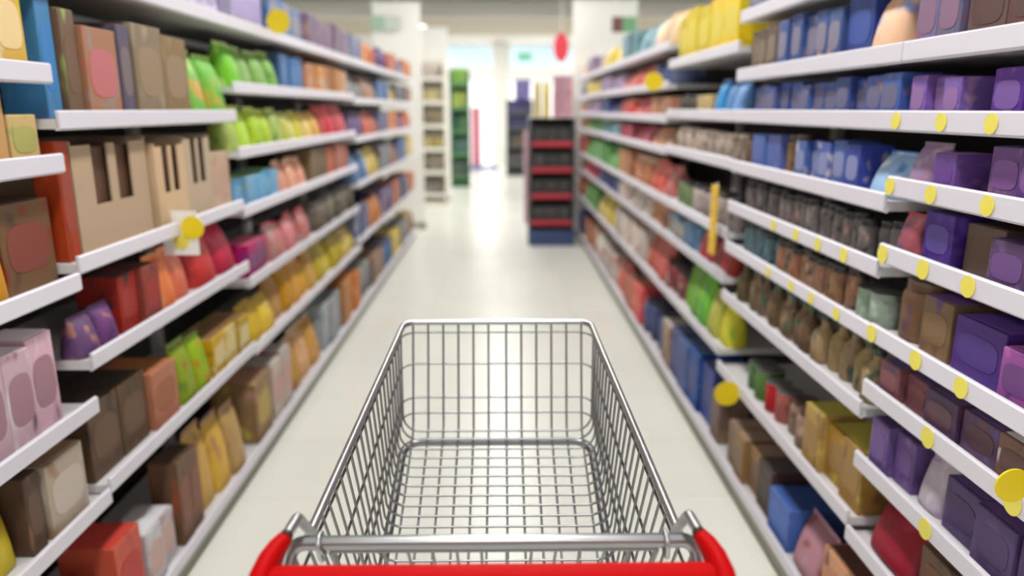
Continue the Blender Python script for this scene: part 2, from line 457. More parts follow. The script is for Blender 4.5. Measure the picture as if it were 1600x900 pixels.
row(L,1.005, 322, 386,'snack_bag',[(196,28,44),(150,20,30),(214,50,60)],.24,.26,'bright red')
row(L,.62, 168, 252,'carton',[(96,66,44),(120,84,54),(60,46,40)],.24,.19,'dark brown')
row(L,.62, 256, 292,'carton',[(180,104,58),(160,84,50),(196,120,70)],.22,.14,'orange brown')
row(L,.62, 296, 340,'snack_bag',[(160,190,50),(220,100,60),(120,160,50)],.24,.16,'lime and red')
row(L,.62, 344, 404,'carton',[(214,178,60),(230,226,214),(150,110,70)],.18,.15,'yellow and white')
row(L,.115, 176, 236,'carton',[(206,44,34),(180,36,30),(214,60,46)],.31,.28,'tall red')
row(L,.115, 243, 290,'carton',[(222,214,220),(190,120,100),(232,230,236)],.22,.16,'white')
row(L,.115, 294, 326,'carton',[(110,76,54),(160,80,56),(90,64,46)],.36,.12,'tall brown')
row(L,.115, 330, 392,'snack_bag',[(206,164,70),(220,190,60),(170,120,80)],.34,.16,'golden yellow')
# --- left, third rack
row(L,2.06, 372, 424,'gift_box',[(196,182,224),(150,130,196),(226,222,236)],.20,.24,'lilac')
row(L,2.06, 426, 490,'carton',[(90,130,196),(190,150,120),(230,200,80)],.22,.2,'blue and tan')
row(L,1.79, 372, 446,'snack_bag',[(122,192,52),(76,136,44),(190,214,130)],.19,.19,'green')
row(L,1.79, 449, 488,'carton',[(60,110,172),(84,130,180),(50,80,120)],.2,.16,'blue')
row(L,1.51, 372, 452,'snack_bag',[(170,200,60),(90,150,50),(206,214,90)],.20,.17,'lime green')
row(L,1.51, 455, 488,'sweet_bag',[(200,206,80),(226,180,60),(150,180,70)],.17,.15,'yellow green')
row(L,1.25, 372, 448,'carton',[(92,158,206),(130,180,210),(150,180,90)],.15,.13,'light blue')
row(L,1.25, 451, 490,'sweet_bag',[(222,150,122),(214,110,90),(230,190,160)],.17,.13,'salmon')
row(L,.923, 398, 432,'gift_box',[(176,60,110),(90,70,130),(206,90,120)],.16,.13,'magenta and purple')
row(L,.923, 436, 500,'sweet_bag',[(216,130,124),(200,190,196),(222,80,96)],.19,.15,'pink and grey')
row(L,.60, 402, 440,'snack_bag',[(222,186,44),(206,160,40),(190,140,60)],.20,.16,'yellow')
row(L,.60, 442, 510,'snack_bag',[(218,160,50),(206,80,46),(226,180,60)],.25,.17,'yellow and red')
row(L,.115, 396, 432,'carton',[(150,116,66),(214,190,60),(190,140,110)],.32,.18,'brown and yellow')
row(L,.115, 436, 462,'carton',[(204,190,180),(206,110,100),(190,180,176)],.33,.16,'grey and pink')
row(L,.115, 465, 518,'snack_bag',[(206,150,70),(160,60,60),(220,200,180)],.30,.2,'orange brown')
# --- left, fourth rack
row(L,2.06, 492, 548,'carton',[(140,110,140),(190,160,140),(110,110,150)],.22,.22,'mauve')
row(L,1.79, 490, 548,'carton',[(200,140,84),(150,110,80),(190,190,190)],.19,.22,'orange tan')
row(L,1.51, 491, 512,'sweet_bag',[(226,184,90),(220,150,60),(230,200,120)],.17,.2,'golden')
row(L,1.51, 514, 549,'snack_bag',[(204,40,54),(180,40,50),(226,120,90)],.22,.2,'red')
row(L,1.25, 492, 520,'carton',[(126,98,60),(150,110,70),(100,80,60)],.2,.24,'brown')
row(L,1.25, 522, 552,'carton',[(200,110,90),(190,80,70),(214,150,120)],.2,.24,'terracotta')
row(L,.923, 502, 560,'jar',[(120,110,96),(170,180,130),(90,84,84)],.2,.16,'dark grey')
row(L,.60, 506, 562,'snack_bag',[(206,178,60),(150,130,60),(214,200,100)],.22,.2,'ochre')
row(L,.115, 514, 540,'carton',[(160,168,172),(90,110,120),(190,150,110)],.32,.2,'blue grey')
row(L,.115, 542, 570,'carton',[(210,140,80),(130,90,100),(220,180,130)],.32,.2,'orange')
# --- left, the far racks
farL = [[(96,110,150),(160,130,140),(190,180,190)],[(200,110,84),(170,90,70),(214,150,120)],[(84,120,170),(120,150,190),(90,90,120)],[(150,110,90),(90,84,90),(200,160,90)],
        [(120,96,140),(190,170,200),(90,80,120)],[(214,124,60),(190,60,60),(226,180,140)],[(130,130,140),(80,60,70),(170,170,160)],[(210,180,80),(160,120,70),(220,200,140)]]
namesL = ['blue and mauve','brick red','steel blue','brown','violet','orange','grey','ochre']
kk = 0
for (a, b_, zs) in lb[4:]:
    for z in zs:
        for hh in range(2):
            k = (kk*3 + hh*2) % 8; kk += 1
            ya = a + (b_-a)*hh/2; up = [q for q in zs if q > z+.01]
            h = min(.26, (min(up)-z)*.72) if up else .22
            rowy(L, z, ya, ya+(b_-a)/2-.01, R.choice(['carton','snack_bag','jar','carton','gift_box']), farL[k], h, .21, namesL[k])
# --- right, nearest rack
row(Rr,2.07, 1420, 2000,'chocolate_box',[(90,70,140),(140,110,170),(70,60,110)],.14,.16,'violet')
row(Rr,1.837, 1412, 1498,'gift_box',[(120,112,152),(160,90,110),(90,92,140)],.16,.11,'grey violet')
row(Rr,1.837, 1501, 2000,'chocolate_box',[(96,60,56),(84,52,50),(110,70,66)],.16,.14,'maroon brown')
row(Rr,1.67, 1412, 1492,'chocolate_box',[(118,84,166),(180,130,170),(140,96,180)],.105,.08,'purple and lilac')
row(Rr,1.67, 1495, 1532,'chocolate_box',[(58,40,92),(44,34,70),(100,60,110)],.10,.09,'dark purple',f=.08)
row(Rr,1.67, 1535, 2000,'chocolate_box',[(96,56,150),(150,110,180),(70,40,120)],.115,.10,'bright purple')
row(Rr,1.506, 1398, 1442,'sweet_bag',[(140,104,150),(206,70,60),(170,150,170)],.12,.10,'purple and red')
row(Rr,1.506, 1445, 1480,'chocolate_box',[(126,70,170),(90,50,130),(160,110,190)],.10,.07,'violet')
row(Rr,1.506, 1483, 1518,'chocolate_box',[(50,38,76),(44,34,60),(80,50,100)],.10,.09,'very dark purple',f=.08)
row(Rr,1.506, 1521, 2000,'chocolate_box',[(110,60,150),(160,110,160),(80,46,120)],.12,.11,'mauve purple')
row(Rr,1.33, 1390, 1420,'sweet_bag',[(150,40,62),(80,56,110),(180,60,80)],.12,.10,'crimson')
row(Rr,1.33, 1423, 1468,'chocolate_box',[(76,54,140),(110,90,180),(60,44,120)],.13,.11,'indigo')
row(Rr,1.33, 1471, 1530,'carton',[(96,74,58),(110,84,60),(80,60,50)],.12,.13,'dull brown',f=.03)
row(Rr,1.33, 1533, 2000,'chocolate_box',[(96,56,120),(130,90,160),(70,46,100)],.11,.12,'plum purple')
row(Rr,1.11, 1372, 1416,'jar',[(126,92,60),(90,60,100),(110,80,60)],.16,.11,'brown')
row(Rr,1.11, 1419, 1464,'carton',[(142,112,74),(120,90,60),(110,70,140)],.15,.14,'tan and purple')
row(Rr,1.11, 1467, 1545,'gift_box',[(84,52,142),(76,50,136),(100,66,160)],.14,.19,'deep violet')
row(Rr,1.11, 1548, 2000,'chocolate_box',[(150,70,150),(70,56,110),(180,90,170)],.12,.12,'magenta')
row(Rr,.95, 1366, 1430,'chocolate_box',[(120,72,84),(150,80,80),(90,70,120)],.10,.10,'maroon')
row(Rr,.95, 1433, 1540,'chocolate_box',[(84,60,92),(110,70,60),(100,76,130)],.10,.12,'purple brown')
row(Rr,.95, 1543, 2000,'carton',[(120,76,60),(80,60,70),(230,224,230)],.10,.12,'brown and white')
row(Rr,.735, 1352, 1408,'chocolate_box',[(98,62,136),(130,96,160),(80,54,110)],.15,.12,'violet purple')
row(Rr,.735, 1411, 1450,'sweet_bag',[(190,176,190),(150,130,170),(210,200,210)],.14,.11,'pale lilac')
row(Rr,.735, 1453, 2000,'chocolate_box',[(88,56,124),(60,46,80),(110,76,140)],.14,.14,'plum')
row(Rr,.50, 1340, 1408,'snack_bag',[(176,34,40),(200,60,70),(150,30,36)],.17,.18,'red')
row(Rr,.50, 1411, 2000,'carton',[(130,96,60),(150,60,50),(110,80,60)],.16,.14,'brown and red')
row(Rr,.13, 1330, 2000,'carton',[(110,76,60),(70,50,56),(150,100,70)],.2,.16,'dark brown')
# --- right, second rack
row(Rr,2.07, 1160, 1400,'carton',[(80,90,150),(190,170,150),(60,70,120)],.17,.2,'navy and tan')
row(Rr,1.837, 1162, 1208,'carton',[(96,76,62),(170,150,120),(70,56,56)],.17,.13,'dark brown and beige')
row(Rr,1.837, 1210, 1304,'chocolate_box',[(70,92,160),(196,160,140),(60,80,150)],.18,.11,'blue and beige')
row(Rr,1.837, 1307, 1348,'gift_box',[(40,70,160),(50,84,176),(40,60,140)],.19,.15,'royal blue')
row(Rr,1.837, 1350, 1396,'snack_bag',[(226,170,120),(120,140,206),(226,130,110)],.18,.18,'peach and blue')
row(Rr,1.67, 1166, 1400,'chocolate_box',[(60,84,160),(150,120,120),(70,100,176)],.125,.095,'blue')
row(Rr,1.46, 1152, 1166,'jar',[(110,84,66),(150,120,90),(80,60,50)],.14,.09,'brown')
row(Rr,1.46, 1168, 1208,'chocolate_box',[(70,94,170),(90,110,180),(60,80,150)],.14,.12,'blue')
row(Rr,1.46, 1210, 1234,'jar',[(150,110,66),(120,90,60),(90,70,60)],.15,.08,'amber')
row(Rr,1.46, 1236, 1332,'chocolate_box',[(66,90,176),(200,190,200),(50,70,150)],.145,.10,'blue and white')
row(Rr,1.46, 1335, 1392,'snack_bag',[(150,184,220),(230,230,240),(60,110,190)],.13,.15,'pale blue')
row(Rr,1.284, 1150, 1388,'jar',[(110,104,100),(190,140,140),(44,44,46)],.12,.062,'grey and black')
row(Rr,1.105, 1150, 1200,'jar',[(90,120,130),(70,70,72),(50,56,60)],.13,.07,'teal grey')
row(Rr,1.105, 1202, 1312,'jar',[(150,110,84),(206,130,90),(60,56,54)],.125,.068,'orange brown')
row(Rr,1.105, 1314, 1366,'tin',[(150,170,150),(190,200,190),(60,80,70)],.10,.08,'pale green')
row(Rr,.88, 1142, 1250,'bottle',[(120,90,60),(190,160,120),(60,110,84)],.19,.075,'brown')
row(Rr,.88, 1253, 1350,'bottle',[(160,134,96),(110,84,50),(70,84,74)],.19,.08,'tan')
row(Rr,.54, 1148, 1176,'tin',[(90,140,70),(60,90,50),(120,160,80)],.13,.10,'green')
row(Rr,.54, 1178, 1206,'tin',[(196,72,64),(150,60,50),(210,110,90)],.13,.11,'red')
row(Rr,.54, 1208, 1244,'jar',[(150,116,96),(200,170,150),(90,60,50)],.15,.09,'brown and pink')
row(Rr,.54, 1247, 1338,'carton',[(190,148,70),(150,110,60),(206,190,80)],.2,.14,'gold')
row(Rr,.13, 1128, 1168,'carton',[(150,120,80),(110,80,60),(170,140,120)],.2,.14,'light brown')
row(Rr,.13, 1170, 1190,'carton',[(84,60,56),(50,44,44),(90,76,80)],.2,.12,'dark brown')
row(Rr,.13, 1192, 1222,'carton',[(60,104,190),(70,120,210),(50,84,160)],.17,.16,'bright blue')
row(Rr,.13, 1224, 1262,'sweet_bag',[(206,140,160),(170,90,100),(214,160,190)],.2,.15,'pink')
row(Rr,.13, 1265, 1320,'carton',[(214,150,104),(190,120,80),(110,60,50)],.2,.16,'peach orange')
# --- right, third rack
row(Rr,1.955, 1052, 1150,'gift_box',[(228,194,44),(226,214,60),(206,160,50)],.27,.22,'bright yellow')
row(Rr,1.67, 1052, 1078,'jar',[(80,72,64),(110,96,80),(60,56,54)],.10,.11,'dark')
row(Rr,1.67, 1080, 1106,'carton',[(206,176,120),(180,150,100),(90,76,60)],.10,.12,'tan')
row(Rr,1.67, 1108, 1148,'sweet_bag',[(50,136,206),(60,150,220),(70,120,180)],.16,.16,'bright blue')
row(Rr,1.465, 1052, 1150,'jar',[(190,170,156),(120,96,76),(214,196,180)],.13,.10,'beige')
row(Rr,1.155, 1046, 1072,'tin',[(110,130,90),(90,100,80),(150,150,130)],.13,.10,'olive green')
row(Rr,1.155, 1074, 1138,'jar',[(176,160,156),(110,100,100),(60,60,60)],.16,.09,'grey')
row(Rr,.95, 1030, 1062,'carton',[(140,170,190),(214,150,80),(120,150,180)],.13,.12,'light blue')
row(Rr,.95, 1064, 1082,'carton',[(96,140,180),(80,120,160),(130,160,190)],.14,.1,'sky blue')
row(Rr,.95, 1084, 1132,'sweet_bag',[(176,60,54),(206,80,66),(120,60,50)],.13,.12,'red')
row(Rr,.61, 1022, 1056,'jar',[(150,60,64),(200,180,170),(70,50,60)],.18,.13,'dark red')
row(Rr,.61, 1058, 1096,'snack_bag',[(110,186,50),(60,140,50),(150,210,60)],.27,.17,'green')
row(Rr,.61, 1098, 1140,'snack_bag',[(214,208,60),(190,180,50),(170,200,60)],.24,.17,'yellow')
row(Rr,.13, 1027, 1040,'carton',[(180,150,130),(120,84,70),(220,214,200)],.28,.16,'beige and brown')
row(Rr,.13, 1042, 1100,'gift_box',[(52,74,150),(40,56,120),(90,110,160)],.33,.19,'navy blue')
row(Rr,.13, 1102, 1128,'carton',[(130,104,90),(90,64,60),(160,130,90)],.26,.14,'brown')
# --- right, the far racks
farR = [('peach',[(230,196,150),(236,214,180),(190,160,190)]),('yellow',[(230,204,90),(220,190,80),(236,220,150)]),('coral red',[(214,100,86),(200,60,70),(226,150,130)]),('navy',[(64,76,130),(90,100,150),(50,56,90)]),
        ('crimson',[(190,40,76),(170,40,60),(210,90,110)]),('green',[(96,160,84),(130,180,100),(70,120,70)]),('orange brown',[(190,130,90),(110,80,70),(206,170,140)]),('teal',[(110,160,170),(90,130,150),(160,190,190)]),
        ('white and red',[(220,206,196),(206,90,80),(230,226,220)]),('mauve',[(160,136,170),(120,100,140),(190,170,190)])]
kk = 3
plan = {2.07:(0,7,1,9), 1.84:(3,2,9,1), 1.64:(6,2,3,9), 1.45:(6,4,7,5), 1.155:(2,6,5,5), .95:(6,8,3,4), .61:(2,8,1,5), .13:(3,2,8,6)}
for j, (a, b_, zs) in enumerate(rb[3:]):
    for z in zs:
        for hh in range(2):
            nm, cl = farR[plan[z][(j+hh) % 4]]
            ya = a + (b_-a)*hh/2; up = [q for q in zs if q > z+.01]
            h = min(.27, (min(up)-z)*.7) if up else .22
            rowy(Rr, z, ya, ya+(b_-a)/2-.01, R.choice(['carton','snack_bag','jar','carton','sweet_bag']), cl, h, .20, nm)

# ------------------------------------------------------------------ round yellow shelf signs on arms
def wobbler(side, u, v, r, out, label, z=None, sqr=False):
    X = abs(XL if side < 0 else XR) - out
    zc = F*X/abs(u-784.0)
    D = (v-170.0)*CT*zc/F; y = (zc - D*ST)/CT
    e = empty('price_sign', (side*X, y, HC-D))
    tag(e, label, 'sign')
    n = 32
    MB().loft([[(r*math.cos(2*math.pi*k/n), yy, r*math.sin(2*math.pi*k/n)) for k in range(n)] for yy in (0, .004)]).build('sign_disc', M_sign, e)
    MB().box((min(side*r*.2, side*(out+.012)), .004, -.006), (max(side*r*.2, side*(out+.012)), .0055, .006)).build('sign_arm', M_white, e)
    if sqr:
        MB().box((-.11, .006, -.10), (.015, .009, .06)).build('ticket', M_white, e, label='white square ticket')
        MB().loft([[(-.045+.028*math.cos(2*math.pi*k/n), yy, -.05+.028*math.sin(2*math.pi*k/n)) for k in range(n)] for yy in (.003, .006)]).build('price_sticker', M_yel, e)
wobbler(-1, 303, 355, .041, .05, 'round yellow price sign with white ticket jutting out on the left', sqr=True)
wobbler(-1, 437, 34, .058, .05, 'round yellow price sign high up on the left top shelf')
wobbler(1, 1023, 127, .056, .06, 'round yellow price sign high up on the right racks')
wobbler(1, 1137, 617, .054, .05, 'round yellow price sign low down on the right, by navy boxes')
wobbler(1, 1590, 765, .034, .04, 'round yellow price sign at the right edge of the picture')
zc = F*(XR-.03)/(1118-784); Dv = (345-170)*CT*zc/F; yv = (zc-Dv*ST)/CT
e = empty('clip_strip', (XR-.03, yv, HC-Dv)); tag(e, 'tall narrow yellow strip of packs hanging on right rack', 'sign')
MB().box((.0, -.006, -.16), (.004, .006, .17)).build('strip', M_white, e)
for k in range(5): MB().box((-.012, -.045, -.155+k*.064), (-.001, .045, -.096+k*.064)).build('hanging_packet', mat('strip_yellow', (222,180,50), .5), e, bevel=.003)

# ------------------------------------------------------------------ end of the aisle
def pix(u, v, zc):
    """point seen at pixel (u, v) at depth zc"""
    D = (v-170.0)*CT*zc/F
    return ((u-784.0)*zc/F, (zc-D*ST)/CT, HC-D)
def end_panel(x0, x1, y, h, label):
    e = empty('end_panel', ((x0+x1)/2, y, 0)); tag(e, label, 'panel')
    hw = (x1-x0)/2
    MB().box((-hw, 0, 0), (hw, .06, h)).build('board', M_white, e, bevel=.006)
    MB().box((-hw-.01, -.02, 0), (hw+.01, .08, .1)).build('kickboard', M_plinth, e)
    MB().box((-hw-.01, -.012, h), (hw+.01, .072, h+.03)).build('cap_strip', M_post, e)
end_panel(-1.75, -1.11, 10.62, 3.08, 'white panel closing the left racks, taller than the shelves')
end_panel(-1.70, -.98, 14.0, 3.1, 'white panel further back on the left, behind the jar stand')
end_panel(.93, 1.75, 9.98, 3.03, 'tall white panel closing the right racks')

def stand(name, x0, x1, y, d, levels, frame, shelfc, goods, label, top=None):
    """free-standing display: side frames, shelves, goods as things of their own"""
    e = empty(name, ((x0+x1)/2, y, 0)); tag(e, label, 'display stand')
    hw = (x1-x0)/2; ht = levels[-1]+.32
    for s in (-1, 1): MB().box((s*hw-.015, 0, 0), (s*hw+.015, d, ht)).build('side_frame', frame, e)
    MB().box((-hw+.016, d-.02, .0), (hw-.016, d, ht)).build('back_board', frame, e)
    MB().box((-hw+.016, .02, .0), (hw-.016, d-.021, .08)).build('base', frame, e)
    for z in levels:
        sh = MB().box((-hw+.016, 0, z-.02), (hw-.016, d-.022, z)).build('shelf', shelfc, e)
        MB().box((-hw+.016, -.012, z-.03), (hw-.016, -.001, z+.035)).build('shelf_lip', shelfc, sh)
    return e
def goods_row(x0, x1, y, z, n, kind, cols, h, label, grp, cat, d=.14):
    ww = (x1-x0)/n
    for k in range(n):
        parts = pk(kind, ww-.012, d, h, cols, False); objs = []
        for nm, me, par in parts:
            o = bpy.data.objects.new(nm, me); COL.objects.link(o)
            if par is not None: o.parent = objs[par]
            objs.append(o)
        objs[0].location = (x0+ww*(k+.5), y+.02, z+.001); objs[0].rotation_euler = (0, 0, math.pi/2)
        tag(objs[0], label, cat, grp if n > 1 else None)
M_redsh = mat('stand_red', (200, 60, 74), .4); M_dark = mat('stand_dark', (70, 72, 74), .5)
# red shelved stand before the right end panel
sx0, sx1, sy = .42, .98, 9.0
sx0, sx1 = (826-784)*10.9/F*1.0, (889-784)*10.9/F
sy = 10.55-.0
sy = 9.35; k_ = 9.77/10.9
sx0, sx1 = .36, .905
stand('display_stand', sx0, sx1, sy, .42, [.28, .62, .95, 1.27], M_dark, M_redsh, None, 'dark stand with four red edged shelves before white panel')
for q, z in enumerate((.28, .62, .95, 1.27)):
    goods_row(sx0+.03, sx1-.03, sy+.04, z, 3, 'carton', [(84,84,84),(110,100,90),(60,60,60)], .2, f'dark grey carton on red edged shelf, {["lowest","second lowest","third","topmost"][q]} of the stand', f'cartons on {["lowest","second","third","topmost"][q]} red shelf', 'box')
MB_ = MB().box((sx0-.02, sy-.10, 0), (sx1+.02, sy-.015, .19)); o = MB_.build('stand_crate', mat('crate_navy', (56,76,120), .5), bevel=.01); tag(o, 'navy blue crate on the floor before the red stand', 'crate')
goods_row(sx0+.03, sx0+.26, sy+.05, 1.60, 2, 'snack_bag', [(226,206,130),(220,200,110),(236,226,190)], .42, 'tall pale yellow bag on top of the red edged stand', 'pale yellow bags on the stand', 'bag')
goods_row(sx0+.28, sx1-.02, sy+.05, 1.60, 2, 'gift_box', [(222,170,186),(214,110,130),(190,160,200)], .50, 'pink gift box on top of the red edged stand', 'pink boxes on the stand', 'box')
# top board carrying the goods
o = MB().box((sx0-.02, sy, 1.593), (sx1+.02, sy+.42, 1.6)).build('top_board', M_white); tag(o, 'white board lying on top of the red edged stand', 'board')
# the same stand's neighbour, pale red, further back
stand('display_stand', .36, .66, 11.1, .4, [.3, .68, 1.05], mat('stand_pale', (196,160,176), .5), mat('stand_pink', (214,100,112), .4), None, 'smaller pink shelved stand half hidden behind the dark one')
for q, z in enumerate((.3, .68, 1.05)):
    goods_row(.39, .63, 11.13, z, 2, 'carton', [(206,96,104),(190,150,170),(180,110,120)], .24, f'pink red carton on the {["lowest","middle","top"][q]} shelf of the pink stand', f'cartons on {["lowest","middle","top"][q]} pink shelf', 'box')
# red round hanging sign
p = pix(878, 74, 10.4)
e = empty('hanging_sign', p); tag(e, 'red oval sign hanging beside the right white panel', 'sign')
n = 28; MB().loft([[(.105*math.cos(2*math.pi*k/n), yy, .20*math.sin(2*math.pi*k/n)) for k in range(n)] for yy in (0, .02)]).build('sign_board', mat('sign_red', (222,60,78), .4), e)
MB().tube([(0, .01, .2), (0, .01, 4.0-p[2])], .006, 6).build('hanger_rod', M_white, e)
# two small hanging aisle signs
for (u, v, zc_, w_, c1, c2, lb_) in ((977, 38, 9.0, .15, (120,176,130), (120,84,80), 'small green and brown sign hanging above the right racks'), (604, 36, 10.0, .2, (196,206,196), (160,190,170), 'pale green sign hanging above the left racks')):
    p = pix(u, v, zc_)
    e = empty('aisle_sign', p); tag(e, lb_, 'sign')
    MB().box((-.02, 0, -.09), (w_, .015, .09)).build('sign_board', mat('sgn%d' % u, c1, .5), e)
    MB().box((-w_, 0, -.09), (-.021, .015, .09)).build('sign_board', mat('sgm%d' % u, c2, .5), e)
    for x in (-w_*.7, w_*.7): MB().tube([(x, .007, .09), (x, .007, 4.0-p[2])], .004, 6).build('hanger_rod', M_white, e)
# jar stand on the left
jx0, jx1, jy = -1.40, -.99, 13.2
stand('display_stand', jx0, jx1, jy, .4, [.2, .6, 1.0, 1.4, 1.8, 2.2], mat('stand_cream', (224,218,204), .5), mat('stand_cream2', (228,224,214), .5), None, 'tall narrow cream stand of jars, left beyond the racks')
for q, z in enumerate((.2, .6, 1.0, 1.4, 1.8, 2.2)):
    cl = [[(160,150,140),(120,110,104),(90,84,84)], [(150,140,132),(110,90,80),(200,190,150)], [(214,196,110),(190,170,120),(170,160,130)], [(170,150,120),(120,104,90),(200,180,140)], [(214,200,150),(190,170,130),(210,196,160)], [(210,190,180),(170,164,160),(220,200,190)]][q]
    goods_row(jx0+.03, jx1-.03, jy+.04, z, 3, 'jar', cl, .24, f'jar on the {["lowest","second","third","fourth","fifth","topmost"][q]} shelf of the tall cream stand', f'jars on {["lowest","second","third","fourth","fifth","topmost"][q]} cream shelf', 'jar')
# green stand further back
gx0, gx1, gy = -1.12, -.72, 16.6
stand('display_stand', gx0, gx1, gy, .45, [.2, .7, 1.2, 1.7, 2.2], mat('stand_green', (60,110,76), .5), mat('stand_green2', (90,140,90), .5), None, 'tall narrow green stand near the far end on the left')
for q, z in enumerate((.2, .7, 1.2, 1.7, 2.2)):
    cl = [[(90,110,96),(70,84,80),(110,120,100)], [(84,120,110),(60,90,80),(110,140,120)], [(60,110,90),(160,190,60),(50,90,70)], [(190,206,80),(120,170,80),(90,150,80)], [(150,204,84),(120,180,80),(190,214,110)]][q]
    goods_row(gx0+.03, gx1-.03, gy+.04, z, 2, 'snack_bag', cl, .36, f'green bag on the {["lowest","second","third","fourth","topmost"][q]} shelf of the green stand', f'bags on {["lowest","second","third","fourth","topmost"][q]} green shelf', 'bag')
# pink pull-up banner with blue foot
e = empty('pull_up_banner', (-.72, 21.5, 0)); tag(e, 'pink pull-up banner with blue foot by the entrance', 'banner')
MB().box((-.14, -.01, .1), (.14, .01, 1.75)).build('banner_sheet', mat('banner_pink', (214,130,146), .5), e)
MB().box((-.2, -.3, 0), (.6, .25, .1)).build('foot', mat('foot_blue', (110,126,176), .5), e, bevel=.01)
# dark stand with violet and black goods by the entrance
dx0, dx1, dy = .14, .78, 19.3
stand('display_stand', dx0, dx1, dy, .5, [.25, .75, 1.2, 1.6], mat('stand_slate', (78,86,88), .5), mat('stand_slate2', (96,100,104), .5), None, 'slate grey stand holding violet and black goods near the entrance')
for q, z in enumerate((.25, .75, 1.2, 1.6)):
    cl = [[(110,106,110),(80,80,84),(130,110,110)], [(90,90,96),(200,140,80),(70,70,76)], [(84,84,130),(60,64,70),(110,110,150)], [(110,100,160),(90,90,140),(150,140,190)]][q]
    goods_row(dx0+.03, dx1-.03, dy+.04, z, 3, 'snack_bag' if q > 1 else 'carton', cl, .32, f'{["grey","dark and orange","slate blue","violet"][q]} pack on the {["lowest","second","third","topmost"][q]} shelf of the slate stand', f'packs on {["lowest","second","third","topmost"][q]} slate shelf', 'pack')
goods_row(dx0+.2, dx1-.03, dy+.04, 1.923, 1, 'gift_box', [(120,110,170),(90,90,150),(150,140,190)], .5, 'large violet box on top of the slate stand', 'x', 'box', d=.3)
o = MB().box((dx0-.015, dy, 1.9205), (dx1+.015, dy+.5, 1.9225)).build('top_board', mat('stand_slate', (78,86,88), .5)); tag(o, 'thin slate board on top of the slate stand', 'board')
# green exit sign under the clerestory
p = pix(819, 93, 22.6)
e = empty('exit_sign', (p[0], 22.4, p[2])); tag(e, 'green exit sign hanging before the pale blue window band', 'sign')
MB().box((-.2, 0, -.1), (.2, .03, .1)).build('sign_box', mat('exit_green', (110,196,160), .4, emit=.3), e, bevel=.006)
for x in (-.12, .12): MB().tube([(x, .015, .1), (x, .015, 3.66-p[2])], .006, 6).build('hanger_rod', M_white, e)

# ------------------------------------------------------------------ shopping trolley
CX = -.0125
T = empty('shopping_trolley', (CX, 0, 0))
tag(T, 'empty steel wire shopping trolley with a red push handle in the aisle', 'shopping cart')
def P(x, y, D): return Vector((x, y, HC-D))
def rimD(y): return .729 - .11*y
def rimX(y): return .2775 + (.237-.2775)*(y-.99)/(1.81-.99)
def floorD(y): return .816 + .38*(1.68-y)
def lerp(a, b, t): return a+(b-a)*t
# rim
rp = fillet([P(-rimX(.99), .985, rimD(.985)), P(-rimX(1.81), 1.81, rimD(1.81)), P(rimX(1.81), 1.81, rimD(1.81)), P(rimX(.99), .985, rimD(.985))], .035, 10)
MB().tube(rp, .0073, 14).build('basket_rim', M_rim, T, smooth=True, label='bright tubular top rim')
# grid
g = MB(); WR = .0027
NU = 22
def corner_pts(i):
    """cross wire i: rim, down the side, across the floor, up to the other rim"""
    yr = 1.752 - .0371*i; t = i/(NU-1)
    yb = 1.732 - .0271*i if i < 2 else 1.676 - .027*(i-2)
    Db = floorD(yb) if i >= 2 else (.795 if i == 0 else .805)
    xb = lerp(.2385, .252, t); xr = rimX(yr)
    return [P(-xr, yr, rimD(yr)), P(-xb, yb, Db), P(xb, yb, Db), P(xr, yr, rimD(yr))]
for i in range(NU):
    g.tube(fillet(corner_pts(i), .042, 8), WR, 8)
# 12 long wires: down the front wall, round the bend, along the floor
for s in (-1, 1):
    for k in range(6):
        x = s*(.0227+.0385*k)
        yl = 1.676-.027*19 - .005
        g.tube(fillet([P(x, 1.812, .53), P(x, 1.745, .80), P(x, yl, floorD(yl)+.0048)], .045, 8), WR, 8)
# 4 rings: along one side, round the front, along the other
def wallx(y, D):
    """half width of the side wall at y and drop D"""
    a = rimX(y); bq = lerp(.2385, .252, max(0, min(1, (1.732-y)/.57)))
    t = max(0, min(1, (D-rimD(y))/(floorD(y)-rimD(y)))); return lerp(a, bq, t)
def fronty(D): return lerp(1.812, 1.745, (D-.53)/.27)
for Df, Dr, yr in ((.557, .664, .90), (.635, .765, 1.02), (.7186, .862, 1.07), (.757, .905, 1.09)):
    yf = fronty(Df) + .005
    g.tube(fillet([P(-wallx(yr, Dr)-.004, yr, Dr), P(-wallx(yf, Df)-.004, yf, Df), P(wallx(yf, Df)+.004, yf, Df), P(wallx(yr, Dr)+.004, yr, Dr)], .04, 8), WR, 8)
g.build('basket_grid', M_steel, T, smooth=True)
# frame ring carrying the basket floor
fr = fillet([P(-.25, 1.12, floorD(1.12)+.022), P(-.236, 1.722, floorD(1.722)+.020), P(.236, 1.722, floorD(1.722)+.020), P(.25, 1.12, floorD(1.12)+.022)], .045, 10)
MB().tube(fr, .0105, 14).build('basket_frame', M_steel, T, smooth=True, label='thick tube under the basket floor')
